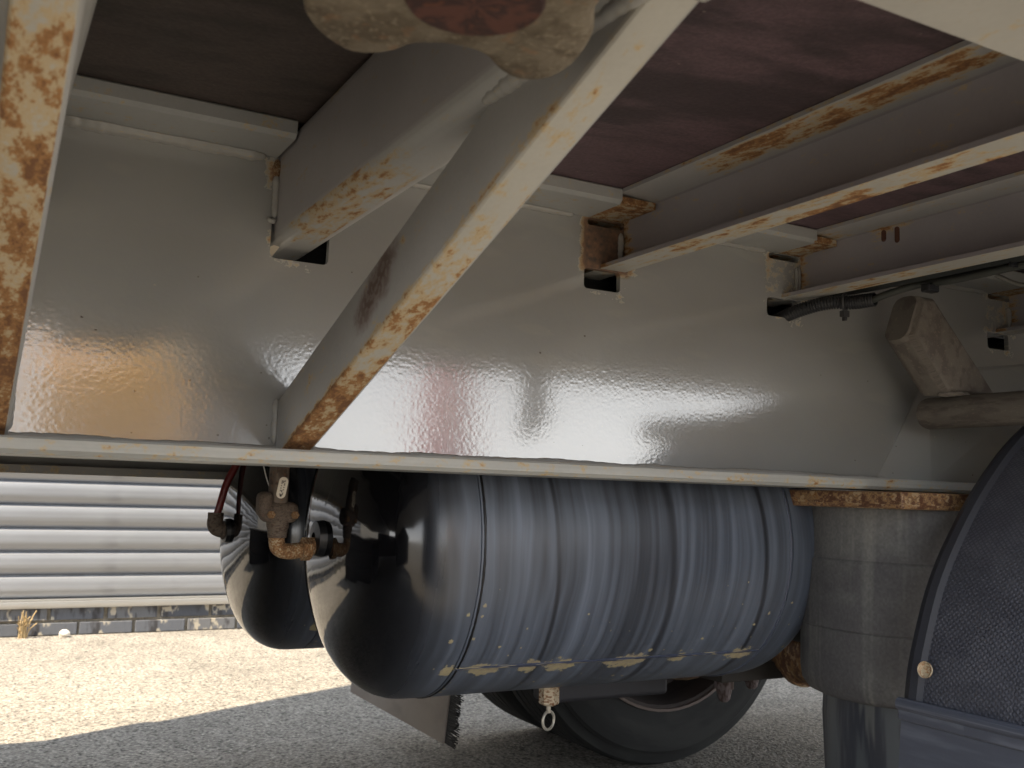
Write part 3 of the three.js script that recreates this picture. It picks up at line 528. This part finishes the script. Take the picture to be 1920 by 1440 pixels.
// -- mudguards and their flaps
{
  const guardMat = tex(0.35, 0.35, 1024, 1024, (x, y) => {
    const k = 0.0072, u = (x + y) / k, v = (x - y) / k, d = Math.min(Math.abs(u - Math.round(u)), Math.abs(v - Math.round(v)));
    const n = fbm(x * 40, y * 40, 4, 841), f = fbm(x * 420, y * 420, 2, 843), c = [84, 86, 96]; mixc(c, [98, 100, 110], ss(0.4, 0.7, n)); mixc(c, [60, 62, 71], 0.55 * ss(0.30, 0.10, d)); mixc(c, [96, 98, 106], 0.35 * ss(0.55, 0.8, fbm(x * 9, y * 14, 4, 848))); if (vn(x * 520, y * 520, 845) > 0.965) mixc(c, [150, 150, 150], 0.5);
    return [...c, 0.46 + 0.12 * f, ss(0.10, 0.30, d)];
  }, { bump: 0.0006 });
  const plainMat = tex(0.4, 0.4, 512, 512, (x, y) => { const n = fbm(x * 8, y * 60, 4, 851), f = fbm(x * 300, y * 300, 2, 853), c = [82, 86, 98]; mixc(c, [104, 108, 120], ss(0.4, 0.75, n)); return [...c, 0.55, 0.5 * f + 0.4 * n]; }, { bump: 0.0006 });
  const rimMat = flat(0x33353d, 0.55);
  // front outline [x, y], from the lip up and over the wheel
  const outline = new THREE.CatmullRomCurve3([[0.9955, -0.232], [1.003, -0.19], [1.016, -0.15], [1.036, -0.100], [1.066, -0.050], [1.130, 0.028], [1.217, 0.102], [1.36, 0.172], [1.55, 0.216], [1.72, 0.222], [1.95, 0.19], [2.15, 0.09], [2.29, -0.08], [2.345, -0.25]].map(([x, y]) => V(x, y, 0)));
  const N = 90, pts = outline.getSpacedPoints(N), len = outline.getLength();
  const sheet = (zs, lift, dx = 0) => {                                      // rows of [z, how far the skin stands in], swept along the outline
    const pos = [], uv = [], idx = [];
    for (let i = 0; i <= N; i++) {
      const t = outline.getTangentAt(i / N), nx = -t.y, ny = t.x;            // points out of the wheel arch
      zs.forEach((z, j) => { pos.push(pts[i].x + nx * lift[j] + dx, pts[i].y + ny * lift[j], z); uv.push(z / 0.35, i / N * len / 0.35); });
    }
    const w = zs.length;
    for (let i = 0; i < N; i++) for (let j = 0; j < w - 1; j++) { const a = i * w + j; idx.push(a, a + w, a + 1, a + 1, a + w, a + w + 1); }
    const g = new THREE.BufferGeometry(); g.setAttribute('position', new THREE.Float32BufferAttribute(pos, 3)); g.setAttribute('uv', new THREE.Float32BufferAttribute(uv, 2)); g.setIndex(idx);
    return crease(g.toNonIndexed(), 0.5);
  };
  const mk = (zi, zo, dx, name, label, near) => {
    const s = Math.sign(zo - zi), g = part(name, sheet([zi + s * 0.024, zi + s * 0.05, (zi + zo) / 2, zo - s * 0.03], [-0.006, -0.004, -0.004, -0.006], dx), guardMat, trailer, label);
    part('rim_edge', sheet([zi + s * 0.010, zi, zi + s * 0.002, zi + s * 0.012, zi + s * 0.022, zi + s * 0.026], [-0.055, -0.03, -0.003, 0.002, 0.001, -0.0065], dx), rimMat, g);
    part('rim_edge', sheet([zo - s * 0.010, zo, zo - s * 0.002, zo - s * 0.03], [-0.03, -0.02, -0.001, -0.006], dx), rimMat, g);
    const z0 = Math.min(zi, zo), z1 = Math.max(zi, zo);
    part('lip', merged([tube([[0.993 + dx, -0.2335, z0], [0.993 + dx, -0.2335, z1]], 0.0075, 4, 12), box(0.989 + dx, -0.252, z0, 0.999 + dx, -0.236, z1, 0.003)]), plainMat, g);
    const fl = prism([[0.993, -0.244], [1.000, -0.244], [0.968, -0.585], [0.961, -0.585]].map(([x, y]) => [x + dx, y]).reverse(), V(0, 0, z0 + 0.003), ...AX.z, z1 - z0 - 0.006);
    const u = fl.attributes.uv; for (let i = 0; i < u.count; i++) u.setXY(i, u.getX(i) * 1.0, u.getY(i) * 2);
    part('mud_flap', fl, near ? plainMat : tex(0.7, 0.7, 512, 512, (x, y) => { const n = fbm(x * 9, y * 9, 5, 861), c = [128, 121, 114]; mixc(c, [116, 109, 103], ss(0.35, 0.7, n)); return [...c, 0.8, n]; }, { bump: 0.0008 }), g, near ? 'smooth black flap below the lip' : 'dusty grey mud flap hanging towards the ground');
    return g;
  };
  const g1 = mk(-0.84, -0.40, 0, 'mudguard', 'black dimpled mudguard with a pale rivet', true);
  const g2 = mk(-2.16, -2.80, 0.065, 'mudguard_001', 'far mudguard with a dusty flap', false);
  part('rivet', turned([[0, 0], [0.001, 0.007], [0.0032, 0.0092], [0.006, 0.0096]], V(1.0, -0.189, -0.80), V(0, 0, 1), V(0.18, 0.98, 0), 24).translate(-0.006, 0, 0), tex(0.1, 0.1, 128, 128, (x, y) => { const n = fbm(x * 130, y * 130, 4, 871), c = [206, 192, 164]; mixc(c, [172, 128, 92], ss(0.5, 0.7, n)); return [...c, 0.6, n]; }, { bump: 0.0006 }), g1, 'pale rivet with rust stains');
  const br = []; for (let i = 0; i < 260; i++) { const t = i / 259, y = -0.245 - 0.338 * t, x = 1.064 - 0.033 * t; br.push(tube([[x, y, -2.162], [x + 0.004 * rnd(), y - 0.003 * rnd(), -2.146], [x + 0.010 * rnd(), y - 0.008 * rnd(), -2.128 + 0.016 * rnd()]], 0.0016, 3, 4)); }
  part('bristle', merged(br), blackRubber, g2); g2.children[g2.children.length - 1].userData.kind = 'stuff';
  const gu = new THREE.Group(); void gu;
}
// -- stay of the near mudguard
{
  const sh = new THREE.Shape([[1.112, 0.270], [1.096, 0.226], [1.160, 0.160], [1.244, 0.160], [1.128, 0.270]].map((p) => new THREE.Vector2(...p)));
  const g = crease(tidy(new THREE.ExtrudeGeometry(sh, { depth: 0.022, bevelEnabled: true, bevelSize: 0.010, bevelThickness: 0.014, bevelSegments: 5 }).translate(0, 0, -0.926)), 0.8), u = g.attributes.uv, p = g.attributes.position;
  planar(g, 3.4); void u; void p;
  const st = part('mudguard_stay', g, dirtyTube, trailer, 'dusty welded tube holding up the mudguard');
  part('end_cap', planar(prism(rrect(-0.034, -0.019, 0.034, 0.019, 0.015, 6), V(1.0915, 0.2500, -0.915), V(0.378, 0.926, 0).normalize(), V(0, 0, 1), 0.012, 0.6), 3), dirtyTube, st);
  const arm = [[1.178, 0.128, -0.945], [1.178, 0.128, -0.935]]; void arm;
  part('arm', turned([[0, 0], [0.001, 0.014], [0.006, 0.020], [0.012, 0.0222], [0.55, 0.0222], [0.552, 0]], V(1.182, 0.128, -0.955), V(1, 0, 0), V(0, 1, 0), 28, 0.6), dirtyTube, st);
  part('weld_bead', weld([[1.15, 0.150, -0.905], [1.168, 0.151, -0.885], [1.192, 0.1515, -0.89], [1.21, 0.150, -0.91]], 0.004, 0.008, 44), dirtyTube, st);
}
// -- wheels, axle and far running gear
{
  part('added_locker_001', box(-3.3, -0.52, -0.95, -1.5, 0.22, -0.36, 0.02), darkMat, trailer, 'dark side locker added left of the frame to darken the tank dome reflection');  // unseen block added to keep bright sky out of the dome reflection
  part('added_locker', box(-4.4, -0.56, -2.45, -3.2, 0.012, -0.62, 0.02), darkMat, trailer, 'dark locker added far to the left below the beams to darken the tank dome reflection');  // likewise added, hides the bright distance from the tank dome
  const R = 0.445, cx = 1.672, cy = -0.255;
  const tyreMat = tex(1, 1, 512, 512, (x, y) => { const n = fbm(x * 20, y * 20, 4, 901), c = [26, 27, 27]; mixc(c, [38, 39, 38], ss(0.4, 0.7, n)); return [...c, 0.82, n]; }, { bump: 0.001 });
  const tyre = (z, s) => {                                        // inner face at z, going away in direction s
    const q = [[0.012, 0.295], [0.0, 0.305], [-0.004, 0.335], [-0.008, 0.365], [0.000, 0.405], [0.006, 0.412], [0.010, 0.412], [0.018, 0.436], [0.030, 0.4435]];
    const pr = [...q];
    for (let k = 0; k < 5; k++) { const a = 0.034 + k * 0.0365; pr.push([a, R], [a + 0.028, R], [a + 0.030, R - 0.010], [a + 0.0345, R - 0.010]); }
    pr.push([0.216, R]); for (const [a, r] of [...q].reverse()) pr.push([0.25 - a, r]);
    return turned(pr, V(cx, cy, z), s < 0 ? V(0, 1, 0) : V(1, 0, 0), s < 0 ? V(1, 0, 0) : V(0, 1, 0), 72, 0.4);
  };
  const rimMat = tex(0.5, 0.5, 256, 256, (x, y) => { const n = fbm(x * 30, y * 30, 4, 911), c = [52, 44, 41]; mixc(c, [38, 32, 30], ss(0.5, 0.7, n)); return [...c, 0.8, n]; }, { bump: 0.001 }), rimLip = flat(0x665a54, 0.7);
  const rimG = (z, s) => turned([[0.010, 0.297], [0.003, 0.303], [0.001, 0.300], [0.006, 0.288], [0.05, 0.276], [0.11, 0.27], [0.13, 0.20], [0.13, 0.06], [0.10, 0.0]], V(cx, cy, z), s < 0 ? V(0, 1, 0) : V(1, 0, 0), s < 0 ? V(1, 0, 0) : V(0, 1, 0), 56, 0.4);
  [[-2.155, -1], [-2.43, -1], [-0.80, 1]].forEach(([z, s], i) => {
    const w = new THREE.Group(); w.name = 'wheel' + (i ? '_00' + i : ''); w.userData.label = ['far inner wheel behind the air tank', 'far outer wheel', 'near wheel under the mudguard'][i]; trailer.add(w);
    part('tyre', tyre(z, s), tyreMat, w); part('rim', rimG(z, s), rimMat, w); part('rim_lip', turned([[0.004, 0.3035], [-0.004, 0.3035], [-0.0045, 0.2965], [0.004, 0.2960]], V(cx, cy, z), s < 0 ? V(0, 1, 0) : V(1, 0, 0), s < 0 ? V(1, 0, 0) : V(0, 1, 0), 56, 0.4), rimLip, w);
  });
  part('axle', turned([[0, 0.05], [0, 0.057], [1.42, 0.057], [1.42, 0.05]], V(cx, cy, -0.76), V(0, 1, 0), V(1, 0, 0), 28), darkMat, trailer);
  part('brake_drum', merged([turned([[0, 0.06], [0, 0.20], [0.02, 0.21], [0.12, 0.215], [0.12, 0.1]], V(cx, cy, -2.06), V(0, 1, 0), V(1, 0, 0), 40)]), darkRust, trailer);
  part('trailing_arm', box(1.20, -0.475, -2.06, 1.54, -0.395, -1.985, 0.012), flat(0x3c3b40, 0.6), trailer, 'dark far trailing arm');
  part('brake_chamber', turned([[0, 0], [0, 0.05], [0.01, 0.062], [0.05, 0.075], [0.055, 0.084], [0.07, 0.084], [0.075, 0.074], [0.12, 0.066], [0.13, 0.05], [0.13, 0]], V(1.80, -0.355, -1.86), V(1, 0, 0), V(0, 1, 0), 32), darkRust, trailer, 'rusty round brake chamber beside the air spring');
  const ub = (x, z, y) => turned([[0, 0], [0.0, 0.008], [0.006, 0.014], [0.03, 0.019], [0.031, 0.023], [0.055, 0.023], [0.055, 0.012], [0.2, 0.012]], V(x, y, z), V(0, 0, 1), V(1, 0, 0), 14, 0.4);
  part('u_bolt', merged([ub(1.640, -1.90, -0.482), ub(1.745, -1.92, -0.462)]), tex(0.2, 0.2, 128, 128, (x, y) => { const n = fbm(x * 90, y * 90, 4, 921), c = [128, 116, 116]; mixc(c, [84, 68, 62], ss(0.45, 0.65, n)); return [...c, 0.75, n]; }, { bump: 0.001 }), trailer);
  part('shackle_plate', box(1.58, -0.425, -1.97, 1.86, -0.385, -1.84, 0.004), flat(0x45413d, 0.8), trailer);
}
// -- conduit and cables along the second channel
{
  const path = new THREE.CatmullRomCurve3([V(0.972, 0.235, -1.08), V(0.972, 0.2535, -1.0), V(0.981, 0.2605, -0.97), V(0.992, 0.264, -0.945), V(1.006, 0.2625, -0.925), V(1.0145, 0.2625, -0.89)]), n = 220, g = new THREE.TubeGeometry(path, n, 0.0092, 12, false), p = g.attributes.position, q = V(0, 0, 0), o = V(0, 0, 0);
  for (let i = 0; i <= n; i++) { path.getPointAt(i / n, o); const k = 0.92 + 0.14 * Math.sin(i * 0.9 * 1.7); for (let j = 0; j <= 12; j++) { const t = i * 13 + j; q.fromBufferAttribute(p, t).sub(o).multiplyScalar(k).add(o); p.setXYZ(t, q.x, q.y, q.z); } }
  g.computeVertexNormals();
  const c = part('conduit', g, flat(0x2a2b2e, 0.5), trailer, 'black corrugated cable conduit in the third cut-out');
  part('conduit_clip', merged([new THREE.TorusGeometry(0.0108, 0.0022, 6, 20).rotateY(0.5).translate(1.003, 0.2627, -0.93), box(0.997, 0.2435, -0.934, 1.008, 0.2520, -0.926, 0.001), box(1.0005, 0.2385, -0.933, 1.0045, 0.2450, -0.927, 0.0008)]), flat(0x3a3a3c, 0.5), c);
  part('cable', tube([[1.0145, 0.2625, -0.893], [1.022, 0.269, -0.87], [1.034, 0.2755, -0.835], [1.03, 0.272, -0.78], [1.028, 0.273, -0.68], [1.03, 0.272, -0.55], [1.03, 0.273, -0.40]], 0.0048, 60, 8), flat(0x3d3f3b, 0.6), trailer);
  part('cable_001', tube([[1.016, 0.282, -0.985], [1.014, 0.2795, -0.88], [1.016, 0.2805, -0.74], [1.013, 0.2785, -0.6], [1.015, 0.281, -0.40]], 0.0058, 60, 8), flat(0x232625, 0.6), trailer);
  part('cable_002', tube([[1.06, 0.30, -0.99], [1.048, 0.288, -0.90], [1.040, 0.279, -0.78], [1.042, 0.281, -0.62], [1.04, 0.282, -0.40]], 0.0045, 60, 8), flat(0x2f332f, 0.6), trailer);
  part('cable_003', tube([[1.045, 0.272, -0.74], [1.062, 0.259, -0.72], [1.068, 0.2615, -0.70], [1.058, 0.2705, -0.675], [1.046, 0.280, -0.65], [1.06, 0.278, -0.62], [1.07, 0.270, -0.6]], 0.0028, 50, 7), flat(0x55544f, 0.5), trailer);
  part('cable_tie', merged([box(1.020, 0.262, -0.825, 1.040, 0.272, -0.812, 0.002), box(1.012, 0.270, -0.70, 1.045, 0.288, -0.696, 0.001), box(1.012, 0.268, -0.655, 1.05, 0.289, -0.650, 0.001)]), flat(0x1b1d22, 0.4), trailer);
}
// -- the load on the deck: out of frame above, its shadow edge crosses the ground on the left
{
  const c = thing('cargo_box', 'tall cargo box standing on the deck above, known by its slanting shadow edge', 'cargo box', [1.5, H + 0.39, -1.5]);
  const m = tex(2, 2, 256, 256, (x, y) => { const v = 150 + 20 * (fbm(x * 4, y * 4, 3, 951) - 0.5); return [v * 0.9, v * 0.96, v, 0.6, 0.5]; }, { bump: 0 });
  part('body', box(-0.495, 0.392, -2.62, 4.1, 2.75, -0.34), m, c);
  for (const x of [-0.495, 4.1]) for (const z of [-2.62, -0.34]) part('corner_post', box(x - 0.02, 0.391, z - 0.02, x + 0.02, 1.05, z + 0.02), m, c);
}

// ---------------------------------------------------------------- small things at the wall
{
  const w = thing('weed_tuft', 'dry straw coloured weed tuft growing at the foot of the brick course', 'weed', [0.275, 0, -4.925]);
  const q = []; for (let i = 0; i < 26; i++) { const a = rnd() * 6.28, l = 0.04 + 0.08 * rnd(), s = 0.012 + 0.03 * rnd(), x = 0.285 + 0.035 * (rnd() - 0.5), z = -4.92 + 0.02 * rnd(); q.push(tube([[x, -H, z], [x + Math.cos(a) * s * 0.3, -H + l * 0.6, z + Math.abs(Math.sin(a)) * s * 0.3], [x + Math.cos(a) * s, -H + l, z + Math.abs(Math.sin(a)) * s]], 0.0022, 5, 5)); }
  part('stalks', merged(q), flat(0xb59f78, 0.9), w);
  const st = new THREE.IcosahedronGeometry(0.022, 3), p = st.attributes.position; for (let i = 0; i < p.count; i++) { const k = 0.8 + 0.4 * vn(p.getX(i) * 60 + 9, p.getY(i) * 60 + p.getZ(i) * 40, 961); p.setXYZ(i, p.getX(i) * k * 1.1, p.getY(i) * k * 0.8, p.getZ(i) * k); }
  st.computeVertexNormals();
  const o = new THREE.Mesh(st, flat(0xcfc8bc, 0.9)); o.name = 'stone'; o.position.set(0.452, 0.014, -4.9); o.castShadow = true; o.userData = { label: 'small white stone lying by the brick course', category: 'stone' }; scene.add(o);
}
// ---------------------------------------------------------------- behind the lens: what the glossy web mirrors, plus dark crates added for the tank domes
{
  const ex = thing('excavator', 'yellow digger seen as a warm blur mirrored in the left of the grey web', 'excavator', [0.95, 0, 5.1]);
  ex.rotation.y = 0;
  const yel = flat(0xffb300, 0.4), dk = flat(0x2a2a2c, 0.6), gl = flat(0x22282c, 0.1);
  const px = ex.position.x, pz = ex.position.z, y = (v) => v - H;
  const tr = new THREE.Group();
  for (const [k, xx] of [[0, -0.55], [1, 0.55]]) part(k ? 'track_001' : 'track', box(px + xx - 0.16, y(0), pz - 1.0, px + xx + 0.16, y(0.5), pz + 1.0, 0.15), dk, ex);
  part('body', merged([new RoundedBoxGeometry(0.80, 0.66, 0.9, 4, 0.12).rotateY(0.45).translate(px - 0.10, y(1.12), pz - 0.1), box(px - 0.4, y(0.5), pz - 0.5, px + 0.4, y(0.72), pz + 0.5)]), yel, ex);
  part('cab', new RoundedBoxGeometry(0.50, 1.25, 0.8, 3, 0.1).translate(px + 0.12, y(2.05), pz + 0.45), flat(0xe6d9b4, 0.4), ex);
  part('window', box(px - 0.06, y(1.95), pz + 0.035, px + 0.30, y(2.5), pz + 0.048), gl, ex);
  part('boom', tube([[px - 0.3, y(1.2), pz + 0.5], [px - 0.5, y(2.2), pz + 1.2], [px - 0.7, y(2.6), pz + 2.0], [px - 0.8, y(1.6), pz + 2.7], [px - 0.8, y(0.7), pz + 2.9]], 0.13, 40, 8), yel, ex);
  part('bucket', box(px - 1.1, y(0.1), pz + 2.7, px - 0.5, y(0.65), pz + 3.2, 0.08), dk, ex); void tr;
  const cr = thing('added_crate', 'dark crate added out of frame so that the near tank dome mirrors black', 'crate', [-0.58, 0, 0.46]);  // unseen blocker added beside the lens to blacken the dome reflection
  const crM = flat(0x222326, 0.6);
  part('body', box(-0.95, y(0), 0.18, -0.22, y(1.05), 0.75, 0.03), crM, cr);
  for (const yy of [0.35, 0.75]) part('rib', box(-0.97, y(yy), 0.16, -0.20, y(yy + 0.04), 0.77, 0.01), crM, cr);
  part('lid', box(-0.98, y(1.052), 0.15, -0.19, y(1.12), 0.78, 0.02), flat(0x2c2d30, 0.6), cr);
  const c2 = cr.clone(); c2.name = 'added_crate_001'; c2.position.set(-2.0, 0, -2.95); c2.scale.set(1.3, 0.52, 3.0); scene.add(c2);  // second added blocker, darkens what the tank domes mirror
  c2.userData = { label: 'larger dark crate added out of frame on the far side to blacken both tank dome reflections', category: 'crate' };
  const gc = thing('gas_cylinder', 'tall red gas cylinder mirrored as a pink streak in the grey web', 'gas cylinder', [2.32, 0, 3.0]);
  part('body', turned([[0, 0], [0, 0.11], [0.02, 0.125], [1.25, 0.125], [1.38, 0.10], [1.44, 0.05], [1.46, 0.04]], V(2.32, -H, 3.0), V(0, 0, 1), V(1, 0, 0), 32), flat(0xb01518, 0.35), gc);
  part('valve', turned([[0, 0.02], [0.1, 0.02], [0.1, 0.035], [0.14, 0.035], [0.14, 0]], V(2.32, -H + 1.46, 3.0), V(0, 0, 1), V(1, 0, 0), 16), flat(0x9a7a3a, 0.4, { metalness: 0.8 }), gc);
  const sh = thing('storage_shed', 'grey shed mirrored as a dull patch beside the yellow blur in the web', 'shed', [2.3, 0, 9.5]);
  part('wall', box(1.62, y(0), 8.6, 2.95, y(2.3), 10.4), flat(0x6f7072, 0.8), sh);
  part('roof', box(1.52, y(2.3), 8.5, 3.05, y(2.4), 10.5), flat(0x55565a, 0.8), sh);
  part('door', box(1.85, y(0.02), 8.575, 2.7, y(2.0), 8.598), flat(0x5d5f63, 0.7), sh);
}

renderer.render(scene, camera);
